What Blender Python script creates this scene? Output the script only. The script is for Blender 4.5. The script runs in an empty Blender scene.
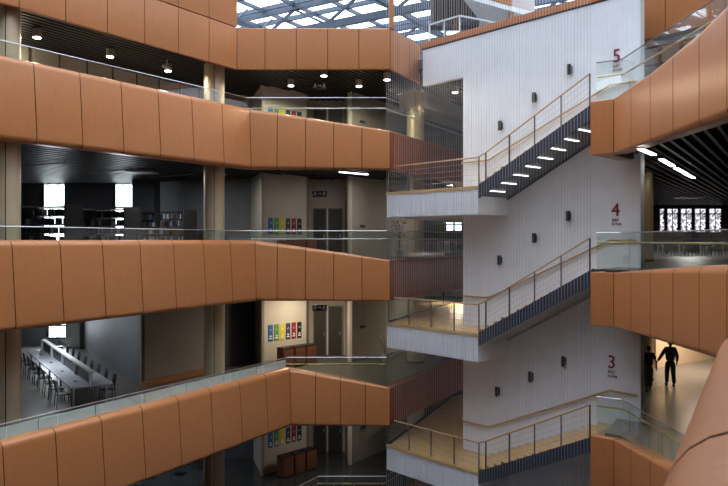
import bpy, math, random
from mathutils import Vector, Matrix
random.seed(7)
C = bpy.context.scene.collection
PI = math.pi

# ------------------------------------------------------------------ materials
def nt(name):
    m = bpy.data.materials.new(name); m.use_nodes = True
    t = m.node_tree; b = t.nodes['Principled BSDF']
    return m, t, b
def mat(name, col, rough=.5, metal=0, noise=0, nscale=4, bump=0, emit=None, estr=0, spec=None, stretch=None):
    m, t, b = nt(name)
    b.inputs['Base Color'].default_value = (*col, 1)
    b.inputs['Roughness'].default_value = rough
    b.inputs['Metallic'].default_value = metal
    if spec is not None: b.inputs['Specular IOR Level'].default_value = spec
    if noise or bump:
        tc = t.nodes.new('ShaderNodeTexCoord'); mp = t.nodes.new('ShaderNodeMapping')
        nz = t.nodes.new('ShaderNodeTexNoise'); nz.inputs['Scale'].default_value = nscale
        nz.inputs['Detail'].default_value = 4
        if stretch: mp.inputs['Scale'].default_value = stretch
        t.links.new(tc.outputs['Object'], mp.inputs[0]); t.links.new(mp.outputs[0], nz.inputs[0])
        if noise:
            rp = t.nodes.new('ShaderNodeValToRGB')
            rp.color_ramp.elements[0].position = .3; rp.color_ramp.elements[1].position = .7
            rp.color_ramp.elements[0].color = (*[c*(1-noise) for c in col], 1)
            rp.color_ramp.elements[1].color = (*[min(1, c*(1+noise)) for c in col], 1)
            t.links.new(nz.outputs[0], rp.inputs[0]); t.links.new(rp.outputs[0], b.inputs['Base Color'])
        if bump:
            bp = t.nodes.new('ShaderNodeBump'); bp.inputs['Strength'].default_value = bump
            bp.inputs['Distance'].default_value = .02
            t.links.new(nz.outputs[0], bp.inputs['Height']); t.links.new(bp.outputs[0], b.inputs['Normal'])
    if emit:
        b.inputs['Emission Color'].default_value = (*emit, 1); b.inputs['Emission Strength'].default_value = estr
    return m
def glass_mat(name, tint, refl, rough=.02, gcol=(1, 1, 1)):
    m = bpy.data.materials.new(name); m.use_nodes = True; t = m.node_tree; t.nodes.clear()
    o = t.nodes.new('ShaderNodeOutputMaterial'); mx = t.nodes.new('ShaderNodeMixShader')
    tr = t.nodes.new('ShaderNodeBsdfTransparent'); gl = t.nodes.new('ShaderNodeBsdfGlossy')
    lw = t.nodes.new('ShaderNodeLayerWeight'); lw.inputs[0].default_value = .35
    ma = t.nodes.new('ShaderNodeMath'); ma.operation = 'MULTIPLY_ADD'
    ma.inputs[1].default_value = .2; ma.inputs[2].default_value = refl; ma.use_clamp = True
    tr.inputs[0].default_value = (*tint, 1); gl.inputs[0].default_value = (*gcol, 1); gl.inputs[1].default_value = rough
    t.links.new(lw.outputs['Fresnel'], ma.inputs[0]); t.links.new(ma.outputs[0], mx.inputs[0])
    t.links.new(tr.outputs[0], mx.inputs[1]); t.links.new(gl.outputs[0], mx.inputs[2]); t.links.new(mx.outputs[0], o.inputs[0])
    return m
def plank_mat(name, c1, c2, ang, w=.14, rough=.35):
    m, t, b = nt(name)
    tc = t.nodes.new('ShaderNodeTexCoord'); mp = t.nodes.new('ShaderNodeMapping')
    mp.inputs['Rotation'].default_value = (0, 0, ang)
    br = t.nodes.new('ShaderNodeTexBrick')
    br.inputs['Scale'].default_value = 1; br.inputs['Brick Width'].default_value = 1.1
    br.inputs['Row Height'].default_value = w; br.inputs['Mortar Size'].default_value = .006
    br.inputs['Color1'].default_value = (*c1, 1); br.inputs['Color2'].default_value = (*c2, 1)
    br.inputs['Mortar'].default_value = (*[c*.4 for c in c1], 1)
    t.links.new(tc.outputs['Object'], mp.inputs[0]); t.links.new(mp.outputs[0], br.inputs[0])
    t.links.new(br.outputs[0], b.inputs['Base Color']); b.inputs['Roughness'].default_value = rough
    return m

M = {}
M['copper'] = mat('copper_laminate', (.485, .19, .068), .3, .08, .06, 3.0, stretch=(9, 9, .5))
M['copper_dark'] = mat('joint_shadow_gap', (.03, .015, .01), .8)
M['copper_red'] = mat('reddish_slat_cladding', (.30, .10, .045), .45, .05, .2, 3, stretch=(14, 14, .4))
M['white_wall'] = mat('white_fluted_cladding', (.83, .87, .92), .55, 0, .03, 2)
M['white_panel'] = mat('white_ribbed_fascia', (.80, .82, .86), .5)
M['beige'] = mat('warm_beige_paint', (.52, .47, .41), .8, 0, .04, 1.2)
M['slate'] = mat('slate_grey_paint', (.13, .135, .15), .6, 0, .06, 1)
M['greige'] = mat('grey_beige_paint', (.30, .275, .25), .7, 0, .04, 1.2)
M['cream'] = mat('cream_paint', (.85, .62, .40), .8)
M['grey'] = mat('grey_paint', (.20, .21, .225), .6, 0, .06, 1)
M['grey_dark'] = mat('dark_grey_finish', (.085, .09, .105), .6, 0, .1, 1)
M['black'] = mat('black_metal', (.012, .012, .013), .45)
M['slat'] = mat('black_ceiling_slat', (.035, .035, .038), .42)
M['plenum'] = mat('black_ceiling_void', (.004, .004, .005), .9)
M['steel_dark'] = mat('blue_grey_steel', (.045, .06, .095), .4, .3)
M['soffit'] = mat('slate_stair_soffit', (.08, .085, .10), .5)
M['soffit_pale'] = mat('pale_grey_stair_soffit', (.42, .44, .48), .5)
M['post'] = mat('grey_steel_post', (.10, .10, .105), .35, .7)
M['steel'] = mat('brushed_steel', (.55, .55, .55), .28, .9)
M['steel_white'] = mat('white_powder_coated_metal', (.72, .74, .76), .4)
M['cable'] = mat('steel_cable', (.52, .54, .58), .35, .4)
M['wood'] = mat('pale_oak_handrail', (.52, .35, .17), .4, 0, .15, 6)
M['brass'] = mat('brass_coloured_handrail', (.62, .48, .22), .28, .5)
M['deck'] = plank_mat('oak_plank_flooring', (.62, .38, .15), (.78, .51, .23), math.radians(52))
M['edge'] = mat('oak_edging', (.55, .38, .17), .45)
M['floor'] = mat('polished_stone_floor', (.11, .10, .088), .4, 0, .08, .8)
M['floor_r'] = mat('polished_beige_concrete', (.25, .225, .19), .28, 0, .10, .6)
M['floor_d'] = mat('dark_polished_floor', (.05, .055, .06), .14, 0, .1, 1)
M['column'] = mat('ivory_metal_column', (.60, .49, .33), .38, .3)
M['gold_column'] = mat('gold_metal_column', (.60, .45, .22), .35, .4)
M['glass'] = glass_mat('clear_green_glass', (.90, .945, .93), .02)
M['glass_roof'] = glass_mat('skylight_glass', (.93, .96, 1.0), .02)
M['strip_pale'] = mat('near_white_strip', (.95, .97, .93), .3)
M['white'] = mat('white_paint', (.8, .8, .8), .5)
M['truss'] = mat('dark_blue_grey_truss_paint', (.055, .075, .11), .5)
M['louvre'] = mat('brown_louvre', (.07, .04, .025), .5)
M['louvre_gap'] = mat('louvre_shadow_recess', (.03, .018, .01), .7)
M['red'] = mat('dark_red_lettering', (.24, .012, .03), .4)
M['lamp'] = mat('lit_lamp_lens', (1, 1, 1), .5, emit=(1, .93, .82), estr=9)
M['tube'] = mat('lit_linear_lamp', (1, 1, 1), .5, emit=(1, .98, .95), estr=7)
M['slot_glow'] = mat('glowing_slot', (1, 1, 1), .5, emit=(.95, .98, 1), estr=2.2)
M['can'] = mat('grey_lamp_housing', (.35, .34, .33), .5)
M['door'] = mat('grey_brown_door', (.055, .048, .04), .5)
M['sign'] = mat('black_exit_sign', (.03, .02, .018), .4)
M['sign_lit'] = mat('exit_sign_pictogram', (.7, .65, .6), .5, emit=(1, .9, .8), estr=.05)
M['binwood'] = mat('walnut_cabinet', (.16, .065, .03), .5, 0, .25, 5, stretch=(8, 8, 1))
M['desk'] = mat('pale_grey_desktop', (.62, .64, .70), .35)
M['divider'] = mat('dark_grey_desk_screen', (.08, .085, .10), .45)
M['chair'] = mat('black_chair_plastic', (.015, .015, .018), .4)
M['maroon'] = mat('maroon_chair_plastic', (.08, .012, .015), .45)
M['frame'] = mat('dark_window_frame', (.03, .03, .035), .5)
M['leaf'] = mat('green_leaf', (.10, .14, .045), .6)
M['leaf_pale'] = mat('pale_leaf', (.40, .42, .28), .6)
M['pot'] = mat('grey_pot', (.25, .25, .25), .6)
M['shelf'] = mat('dark_shelving_metal', (.035, .037, .042), .45)
M['skin'] = mat('skin', (.42, .22, .14), .6)
M['hair'] = mat('dark_hair', (.015, .01, .008), .6)
M['tee'] = mat('black_cotton', (.012, .012, .015), .85)
M['olive'] = mat('olive_cotton', (.07, .062, .035), .85)
M['camo'] = mat('mottled_green_cotton', (.065, .065, .042), .85, 0, .7, 9)
M['navy'] = mat('dark_navy_cotton', (.022, .024, .035), .85)
M['shoe'] = mat('black_leather', (.01, .01, .01), .5)
M['screen_wall'] = mat('maroon_wall_paint', (.06, .018, .016), .6)
M['pinkwall'] = mat('pale_pink_wall_paint', (.75, .66, .62), .7)
POSTER = [mat('poster_'+n, c, .5) for n, c in (('blue', (.03, .13, .42)), ('green', (.10, .30, .05)), ('yellow', (.60, .55, .03)),
          ('slate', (.05, .05, .10)), ('red', (.28, .015, .025)), ('charcoal', (.02, .015, .015)))]

# ------------------------------------------------------------------ mesh builder
class MB:
    def __init__(s): s.v = []; s.f = []
    def add(s, vs, fs):
        n = len(s.v); s.v += [tuple(p) for p in vs]; s.f += [tuple(n+i for i in f) for f in fs]; return s
    def box(s, x0, y0, z0, x1, y1, z1):
        v = [(x, y, z) for z in (z0, z1) for y in (y0, y1) for x in (x0, x1)]
        return s.add(v, [(0, 2, 3, 1), (4, 5, 7, 6), (0, 1, 5, 4), (2, 6, 7, 3), (0, 4, 6, 2), (1, 3, 7, 5)])
    def obox(s, c, ax, ay, az):          # centre and three half-extent vectors
        c, ax, ay, az = map(Vector, (c, ax, ay, az))
        v = [c+ax*i+ay*j+az*k for k in (-1, 1) for j in (-1, 1) for i in (-1, 1)]
        f = [(0, 2, 3, 1), (4, 5, 7, 6), (0, 1, 5, 4), (2, 6, 7, 3), (0, 4, 6, 2), (1, 3, 7, 5)]
        if ax.cross(ay).dot(az) < 0: f = [q[::-1] for q in f]
        return s.add(v, f)
    def beam(s, p, q, w, h, up=(0, 0, 1)):
        p, q = Vector(p), Vector(q); d = q-p; L = d.length; d = d/L
        up = Vector(up)
        if abs(d.dot(up)) > .99: up = Vector((1, 0, 0))
        sd = d.cross(up).normalized(); u = sd.cross(d)
        return s.obox((p+q)/2, d*L/2, sd*w/2, u*h/2)
    def tube(s, pts, r, n=8):
        pts = [Vector(p) for p in pts]; rings = []
        for i, p in enumerate(pts):
            d = ((pts[i]-pts[i-1]).normalized() if i else Vector()) + ((pts[i+1]-pts[i]).normalized() if i < len(pts)-1 else Vector())
            d.normalize(); up = Vector((0, 0, 1)) if abs(d.z) < .95 else Vector((1, 0, 0))
            a = d.cross(up).normalized(); b = a.cross(d)
            rings.append([p+(a*math.cos(2*PI*k/n)+b*math.sin(2*PI*k/n))*r for k in range(n)])
        v = [q for r_ in rings for q in r_]; f = []
        for i in range(len(pts)-1):
            for k in range(n): f.append((i*n+k, i*n+(k+1) % n, (i+1)*n+(k+1) % n, (i+1)*n+k))
        f.append(tuple(range(n))[::-1]); f.append(tuple((len(pts)-1)*n+k for k in range(n)))
        return s.add(v, f)
    def cyl(s, x, y, z0, z1, r, n=32, r2=None):
        r2 = r if r2 is None else r2
        v = [(x+r*math.cos(2*PI*k/n), y+r*math.sin(2*PI*k/n), z0) for k in range(n)]+[(x+r2*math.cos(2*PI*k/n), y+r2*math.sin(2*PI*k/n), z1) for k in range(n)]
        f = [(k, (k+1) % n, n+(k+1) % n, n+k) for k in range(n)]+[tuple(range(n))[::-1], tuple(range(n, 2*n))]
        return s.add(v, f)
    def prism(s, poly, z0, z1):
        a = sum(poly[i][0]*poly[(i+1) % len(poly)][1]-poly[(i+1) % len(poly)][0]*poly[i][1] for i in range(len(poly)))
        if a < 0: poly = poly[::-1]
        n = len(poly); v = [(p[0], p[1], z0) for p in poly]+[(p[0], p[1], z1) for p in poly]
        return s.add(v, [(k, (k+1) % n, n+(k+1) % n, n+k) for k in range(n)]+[tuple(range(n))[::-1], tuple(range(n, 2*n))])
    def blob(s, c, r, n=10, m=7):
        c = Vector(c); r = Vector(r) if hasattr(r, '__len__') else Vector((r, r, r)); v = []; f = []
        for i in range(m+1):
            t = PI*i/m
            for k in range(n):
                p = 2*PI*k/n; v.append((c.x+r.x*math.sin(t)*math.cos(p), c.y+r.y*math.sin(t)*math.sin(p), c.z+r.z*math.cos(t)))
        for i in range(m):
            for k in range(n): f.append((i*n+k, (i+1)*n+k, (i+1)*n+(k+1) % n, i*n+(k+1) % n))
        return s.add(v, f)
    def build(s, name, m, parent=None, local=False, smooth=False):
        me = bpy.data.meshes.new(name)
        if parent is not None:
            o0 = Vector((0, 0, 0)) if local else world_loc(parent)
        else:
            xs = [p[0] for p in s.v]; ys = [p[1] for p in s.v]; zs = [p[2] for p in s.v]
            o0 = Vector(((min(xs)+max(xs))/2, (min(ys)+max(ys))/2, min(zs)))
        me.from_pydata([(p[0]-o0.x, p[1]-o0.y, p[2]-o0.z) for p in s.v], [], s.f)
        if smooth is True: me.polygons.foreach_set('use_smooth', [True]*len(me.polygons))
        me.materials.append(m if not isinstance(m, str) else M[m]); me.update()
        o = bpy.data.objects.new(name, me); C.objects.link(o)
        if parent is not None: o.parent = parent
        else: o.location = o0
        if smooth == 'auto': me.shade_smooth() if hasattr(me, 'shade_smooth') else None; me.set_sharp_from_angle(angle=math.radians(38))
        return o
def world_loc(o):
    v = Vector(o.location)
    while o.parent: o = o.parent; v += o.location
    return v
def tag(o, label=None, cat=None, group=None, kind=None):
    if label: o['label'] = label
    if cat: o['category'] = cat
    if group: o['group'] = group
    if kind: o['kind'] = kind
    return o
def thing(name, loc, label, cat, group=None, rz=0):
    o = bpy.data.objects.new(name, None); C.objects.link(o); o.location = loc; o.rotation_euler = (0, 0, rz)
    o.empty_display_size = .2
    return tag(o, label, cat, group)
def struct(o): o['kind'] = 'structure'; return o
def dup(root, loc, rz=0, label=None, group=None):
    r = root.copy(); C.objects.link(r); r.location = loc; r.rotation_euler = (0, 0, rz)
    if label: r['label'] = label
    if group: r['group'] = group
    for ch in list(root.children):
        c = ch.copy(); C.objects.link(c); c.parent = r
        for g in list(ch.children):
            d = g.copy(); C.objects.link(d); d.parent = c
    return r
def V2(p): return Vector((p[0], p[1], 0))

# ------------------------------------------------------------------ key geometry (metres, eye at the origin, +Y into the hall)
FL = {2: -10.6, 3: -5.75, 4: -.88, 5: 4.15, 6: 8.0}
CEIL = {2: -7.0, 3: -2.15, 4: 3.0, 5: 6.95}
AX = Vector((.533, .846, 0)); PX = Vector((.846, -.533, 0))
W0 = Vector((3.86, 27.3, 0)); U = Vector((.677, -.736, 0)); N = Vector((-.736, -.677, 0))
def W(u, off=0, z=0): return W0+U*u+N*off+Vector((0, 0, z))
ORD = {2: 'second', 3: 'third', 4: 'fourth', 5: 'fifth', 6: 'sixth'}

def offsets(path):
    P = [V2(p) for p in path]; ns = []
    for i in range(len(P)-1):
        d = (P[i+1]-P[i]).normalized(); ns.append(Vector((d.y, -d.x, 0)))
    mit = []
    for i in range(len(P)):
        if i == 0: mit.append(ns[0])
        elif i == len(P)-1: mit.append(ns[-1])
        else:
            b = (ns[i-1]+ns[i]).normalized(); mit.append(b/max(.35, b.dot(ns[i])))
    return P, ns, mit
def profile(zt, zb, tilt, r, lip=.36):
    pr = [(-.5, zt-.02), (-max(r, .02), zt)]
    for k in range(1, 7):
        a = PI/2*k/6; pr.append((-r+r*math.sin(a), zt-r+r*math.cos(a)))
    rb = r*.8
    for k in range(0, 7):
        a = PI/2*k/6; pr.append((tilt-rb+rb*math.cos(a), zb+rb-rb*math.sin(a)))
    pr.append((tilt-lip, zb))
    return pr
def band(path, r, joints, parent, material='copper', gap=.026, mats=None, flat=False):
    path = [tuple(p)+(r,) if len(p) == 5 else p for p in path]
    """path vertex: x, y, ztop, zbottom, tilt[, edge radius];  joints[i] = spacing along segment i (0 = none)"""
    P, ns, mit = offsets(path)
    cl = {}; back = MB()
    for i in range(len(P)-1):
        L = (P[i+1]-P[i]).length; ts = [0.0]
        sp = joints[i]
        if sp:
            off = 0
            if isinstance(sp, tuple): sp, off = sp
            k = 1
            d = L-off-sp*0
            x = d % sp
            if x < .3: x += sp
            while x < L-.05: ts.append(x/L); x += sp
        ts.append(1.0)
        key = (mats[i] if mats else material)
        mb = cl.setdefault(key, MB())
        def ring(t, inset=0):
            a, b = path[i], path[i+1]; pos = P[i].lerp(P[i+1], t)
            zt, zb, ti, rr = (a[k]+(b[k]-a[k])*t for k in (2, 3, 4, 5))
            nv = mit[i].lerp(ns[i], min(1, t*20)) if t < .5 else ns[i].lerp(mit[i+1], max(0, (t-.95)*20))
            if t == 0: nv = mit[i]
            if t == 1: nv = mit[i+1]
            return [pos+nv*(o-inset)+Vector((0, 0, z-(inset if z > (zt+zb)/2 else -inset))) for o, z in profile(zt, zb, ti, rr, .1 if flat else .45)]
        for j in range(len(ts)-1):
            smooth_start = (j == 0 and (i > 0 and not sp))
            g0 = 0 if (j == 0 and (i > 0)) or (i == 0 and j == 0) else gap/2/L
            g1 = 0 if j == len(ts)-2 else gap/2/L
            if j == 0 and i > 0 and sp: g0 = gap/2/L
            if j == len(ts)-2 and i < len(P)-2 and joints[i+1]: g1 = gap/2/L
            A, B = ring(ts[j]+g0), ring(ts[j+1]-g1)
            n = len(A); mb.add(A+B, [(k, n+k, n+k+1, k+1) for k in range(n-1)])
        A, B = ring(0, .025), ring(1, .025); n = len(A)
        back.add(A+B, [(k, n+k, n+k+1, k+1) for k in range(n-1)]+[(n-1, 2*n-1, n, 0), tuple(range(n)), tuple(range(2*n-1, n-1, -1))])
    for k, mb in cl.items():
        mb.build('cladding' if k == 'copper' else 'slatted_cladding', k, parent, smooth='auto')
    back.build('backing', 'copper_dark', parent)
def offpath(path, o):
    P, ns, mit = offsets(path); return [P[i]+mit[i]*o for i in range(len(P))]

# ------------------------------------------------------------------ left galleries
LP = {}
def leftpath(k, kx, slope, zt, zt2, zb, tilt, e3=48):
    ny = -6
    near = (kx-slope*(27.3-ny), ny, zt, zb, tilt)
    LP[k] = [near, (kx, 27.3, zt, zb, tilt*.4), (1.02, 27.3, zt2, zb, 0, .07), (1.02+.57*(e3-27.3), e3, zt2, zb, 0, .03)]
leftpath(5, -4.45, .705, 5.15, 4.27, 2.77, .3)
leftpath(4, -4.25, .56, 0.0, -.78, -2.38, .3)
leftpath(3, -2.89, .604, -5.0, -5.77, -7.25, .3)
leftpath(2, -1.64, .604, -9.85, -10.5, -12.2, .16)
leftpath(6, -4.95, .682, 8.27, 8.27, 6.65, 0, 29.7)
for k in (2, 3, 4, 5, 6):
    kx = LP[k][1][0]
    t = thing('parapet', (LP[k][1][0], 27.3, LP[k][1][3]),
              {6: 'straight-sided copper parapet topmost on the left, under the skylight',
               5: 'rounded copper parapet of the fifth-floor gallery, left, sloping down to the right',
               4: 'rounded copper parapet of the fourth-floor gallery, left, level with the eye',
               3: 'rounded copper parapet of the third-floor gallery, left, rising to the right',
               2: 'copper parapet of the second-floor gallery at the bottom of the view'}[k], 'parapet')
    j2 = {6: 1.22, 5: 1.10, 4: 1.10, 3: .97, 2: 1.0}[k]
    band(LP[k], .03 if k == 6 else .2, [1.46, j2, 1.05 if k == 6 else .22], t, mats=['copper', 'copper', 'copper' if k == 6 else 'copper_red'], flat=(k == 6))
# tall upper panels over the sixth-floor parapet
t = thing('upper_wall_panel', (-14, 16, 8.3), 'tall copper wall panels above the topmost parapet, upper left corner', 'wall panel')
p6 = LP[6]
band([(p6[0][0], p6[0][1], 13.2, 8.3, 0), (p6[1][0], p6[1][1], 13.2, 8.3, 0), (p6[1][0]-.5, p6[1][1]+.3, 13.2, 8.3, 0)], .02, [1.46, 0], t)
t = MB(); t.box(.98, 27.32, 8.27, 1.17, 27.6, 13.2)
tag(t.build('mullion', 'copper'), 'slim copper upright standing on the topmost left parapet below the skylight', 'post')

# slabs, ceilings
def left_poly(k, o=-.3, back=49):
    q = offpath(LP[k], o); q = [(p.x, p.y) for p in q]
    if k == 6: return q+[tuple(W(-2.05, -.25).xy), tuple(W(6.2, -.25).xy), (10, 30), (14, back), (-4.4, back), (-4.4, 38.25), (-40, 38.25), (-40, -6)]
    q[-1] = (q[-1][0]+.57*(back-q[-1][1]), back)
    return q+[(-4.4, back), (-4.4, 38.25), (-40, 38.25), (-40, -6)]
def scan_slats(poly, org, ax, sp, w, h, z, mb, tmin=-80, tmax=80):
    ax = Vector(ax); px = Vector((ax.y, -ax.x, 0)); n = len(poly); t = tmin
    pts = [Vector((p[0], p[1], 0)) for p in poly]
    loc = [(p.dot(ax), p.dot(px)) for p in pts]
    t0 = min(l[1] for l in loc); t1 = max(l[1] for l in loc); t = t0+sp*.5
    while t < t1:
        xs = []
        for i in range(n):
            a, b = loc[i], loc[(i+1) % n]
            if (a[1] <= t) != (b[1] <= t): xs.append(a[0]+(b[0]-a[0])*(t-a[1])/(b[1]-a[1]))
        xs.sort()
        for i in range(0, len(xs)-1, 2):
            p = ax*xs[i]+px*t; q = ax*xs[i+1]+px*t
            if (q-p).length > .3: mb.beam((p.x, p.y, z+h/2), (q.x, q.y, z+h/2), w, h)
        t += sp
RP = {}
def rightpath(k, zs, zb):
    xy = [(8.15, 22.35), (6.75, 20.85), (7.28, 20.4), (7.36, 18), (7.42, 15.5), (7.35, 13), (6.5, 10.9), (1.93, 3.84), (.76, 1.79), (-3.2, -5.2)]
    RP[k] = [(x, y, z, zb, 0, rr) for (x, y), z, rr in zip(xy, zs, [.025, .025, .025, .12, .2, .22, .22, .22, .22, .22])]
rightpath(5, [4.12, 4.12, 4.12, 4.32, 4.66, 5.05, 5.2, 5.2, 5.2, 5.2], 2.53)
rightpath(4, [-.95, -.95, -.95, -.75, -.56, -.43, -.42, -.46, -.46, -.46], -2.53)
rightpath(3, [-5.82, -5.82, -5.82, -5.6, -5.35, -5.2, -5.15, -5.15, -5.15, -5.15], -7.4)
for k in (3, 4, 5):
    t = thing('parapet', (7.3, 20.4, RP[k][2][3]),
              {5: 'curved copper parapet right, sweeping up from the stair beside the red 5',
               4: 'curved copper parapet right, below the red 4, returning close in the bottom right corner',
               3: 'copper parapet low on the right, at the top of the lowest stair flight'}[k], 'parapet')
    P = RP[k]
    # smooth the joints: split between vertices
    band(P, .22, [0, 0, 1.2, 1.25, 1.25, 1.2, 1.3, 2.8, 2.6], t)
def right_poly(k, o=-.3):
    q = [(p.x, p.y) for p in offpath(RP[k], o)]
    q[0] = tuple(W(6.4, .05).xy)
    return q[::-1]+[tuple(W(7.35, -.02).xy), (9.6, 26), (10.2, 60), (42, 60), (42, -6)]
fi = MB(); fr = MB()
for k in (2, 3, 4, 5):
    s = MB(); s.prism(left_poly(k), FL[k]-.25, FL[k]); struct(s.build('floor', {2: 'floor_d', 3: 'floor', 4: 'floor', 5: 'floor'}[k]))
    if k > 2: s = MB(); s.prism(right_poly(k), FL[k]-.25, FL[k]); struct(s.build('floor', 'floor_r' if k == 3 else 'floor'))
s = MB(); s.prism(left_poly(6), 7.3, 7.6); struct(s.build('floor', 'floor'))
s = MB(); s.box(-42, -10, -15.6, 42, 62, -15.4); struct(s.build('floor', 'floor_d'))
for k in (2, 3, 4, 5):
    z = CEIL[k]; lp = left_poly(k+1)
    s = MB(); s.prism(lp, z+.14, z+.24); struct(s.build('ceiling', 'plenum'))
    s = MB(); scan_slats(lp, None, AX, {5: .27, 4: .5, 3: .3, 2: .3}[k], {5: .08, 4: .12, 3: .08, 2: .08}[k], .12, z, s); o = struct(s.build('ceiling', 'slat'))
RCZ = {3: -2.2, 4: 2.72}
for k in (3, 4):
    z = RCZ[k]; rp = right_poly(k+1)
    s = MB(); s.prism(rp, z+.16, z+.26); struct(s.build('ceiling', 'plenum'))
    s = MB(); scan_slats(rp, None, AX, .34, .09, .14, z, s); struct(s.build('ceiling', 'can' if 0 else 'slat'))

# ------------------------------------------------------------------ glass balustrades of the left galleries
def rail_line(path, o, z): return [Vector((p.x, p.y, z)) for p in offpath(path, o)]
GT = {5: (5.6, 5.2), 4: (.36, .04), 3: (-4.62, -4.9), 2: (-9.3, -9.62)}
for k in (5, 4, 3, 2):
    path = LP[k]; q = offpath(path, -.26); zt = GT[k][0]
    t = thing('glass_balustrade', (q[1].x, q[1].y, path[1][2]),
              f'clear glass balustrade with metal rails along the left {ORD[k]}-floor gallery', 'balustrade')
    for i in range(3):
        g = MB(); L = (q[i+1]-q[i]).length; n = max(1, round(L/(1.46 if i == 0 else 2.2)))
        for j in range(n):
            a = q[i].lerp(q[i+1], (j+.008)/n); b = q[i].lerp(q[i+1], (j+.992)/n)
            za, zb_ = (path[i][2]+(path[i+1][2]-path[i][2])*f-.02 for f in ((j)/n, (j+1)/n))
            d = (b-a).normalized(); s_ = Vector((d.y, -d.x, 0))*.006
            g.add([a-s_+Vector((0, 0, za)), b-s_+Vector((0, 0, zb_)), b+s_+Vector((0, 0, zb_)), a+s_+Vector((0, 0, za)),
                   a-s_+Vector((0, 0, zt)), b-s_+Vector((0, 0, zt)), b+s_+Vector((0, 0, zt)), a+s_+Vector((0, 0, zt))],
                  [(0, 1, 5, 4), (1, 2, 6, 5), (2, 3, 7, 6), (3, 0, 4, 7), (4, 5, 6, 7), (3, 2, 1, 0)])
        g.build('glass_panel', 'glass', t)
    r = MB(); r.tube([p+Vector((0, 0, zt)) for p in q], .016, 6); r.build('top_rail', 'steel', t)
    qi = offpath(path, -.36)
    h = MB(); h.tube([qi[1]+Vector((0, 0, GT[k][1])), qi[2]+Vector((0, 0, GT[k][1])), qi[3]+Vector((0, 0, GT[k][1]))], .024, 8)
    h.build('handrail', 'steel_white' if k > 3 else 'brass', t)
    for f in (.25, .55, .97):
        b = MB(); a = qi[1].lerp(qi[2], f)
        b.beam(a+Vector((0, .0, GT[k][1]-.06)), a+Vector((0, 0, GT[k][1])), .02, .02)
        b.beam(a+Vector((0, .0, GT[k][1]-.06)), a+Vector((0, -.1, GT[k][1]-.06)), .02, .02)
        b.build('bracket', 'steel', t)
    if k == 3:  # near-white strip along the foot of the third-floor glass
        s = MB(); a, b = q[0], q[1]
        for j in range(22):
            p0 = a.lerp(b, (j+.01)/22); p1 = a.lerp(b, (j+.99)/22); n_ = Vector((-(b-a).y, (b-a).x, 0)).normalized()*.05
            s.prism([(p0+n_).xy[:], (p1+n_).xy[:], (p1+n_*1.5).xy[:], (p0+n_*1.5).xy[:]], -5.05, -4.72)
        s.build('pale_strip', 'strip_pale', t)

# right glass balustrades
GR = {5: (5.3, 4.88), 4: (.22, -.08), 3: (-4.68, -4.98)}
for k in (5, 4, 3):
    P = RP[k][1:7]; q = offpath(P, -.28); q[0] = V2((6.95, 20.95)); zt, zh = GR[k]
    # keep the end corner over the end panel
    t = thing('glass_balustrade', (q[1].x, q[1].y, P[1][2]),
              f'clear glass balustrade with brass handrail on the right {ORD[k]}-floor parapet', 'balustrade')
    for i in range(len(q)-1):
        g = MB(); a, b = q[i], q[i+1]; d = (b-a).normalized(); a = a+d*.01; b = b-d*.01; s_ = Vector((d.y, -d.x, 0))*.006
        za, zb_ = P[i][2]-.02, P[i+1][2]-.02
        g.add([a-s_+Vector((0, 0, za)), b-s_+Vector((0, 0, zb_)), b+s_+Vector((0, 0, zb_)), a+s_+Vector((0, 0, za)),
               a-s_+Vector((0, 0, zt)), b-s_+Vector((0, 0, zt)), b+s_+Vector((0, 0, zt)), a+s_+Vector((0, 0, zt))],
              [(0, 1, 5, 4), (1, 2, 6, 5), (2, 3, 7, 6), (3, 0, 4, 7), (4, 5, 6, 7), (3, 2, 1, 0)])
        g.build('glass_panel', 'glass', t)
    r = MB(); r.tube([p+Vector((0, 0, zt)) for p in q], .016, 6); r.build('top_rail', 'steel' if k < 5 else 'post', t)
    qi = offpath(P, -.36); qi[0] = V2((7.0, 21.0))
    h = MB(); h.tube([p+Vector((0, 0, zh)) for p in qi], .028, 8); h.build('handrail', 'brass', t)
    for p in qi[1:]:
        b = MB(); b.beam(p+Vector((0, 0, zh)), p+Vector((-.08, 0, zh-.07)), .025, .025); b.build('bracket', 'steel', t)

# ------------------------------------------------------------------ the white stair wall
def wbox(mb, u0, u1, o0, o1, z0, z1):
    c = W((u0+u1)/2, (o0+o1)/2, (z0+z1)/2)
    mb.obox(c, U*(u1-u0)/2, N*(o1-o0)/2, Vector((0, 0, (z1-z0)/2)))
s = MB()
wbox(s, 0, 7.14, -.22, 0, -15.4, 6.35); wbox(s, -2.12, 7.14, -.22, 0, 6.35, 7.82)
u = .05
while u < 7.1: wbox(s, u, u+.035, 0, .008, -15.3, 7.8); u += .17
u = -2.05
while u < 0: wbox(s, u, u+.035, 0, .008, 6.37, 7.8); u += .17
struct(s.build('wall_stair', 'white_wall'))
s = MB(); wbox(s, 7.14, 7.17, -.23, .018, -15.4, 7.82); struct(s.build('trim_1', 'steel_white'))
s = MB(); wbox(s, -2.16, 7.2, -.3, .05, 7.88, 8.12); struct(s.build('trim_2', 'copper'))
s = MB(); wbox(s, -2.14, 7.3, -.3, .02, 7.82, 7.88); struct(s.build('trim_3', 'black'))
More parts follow.
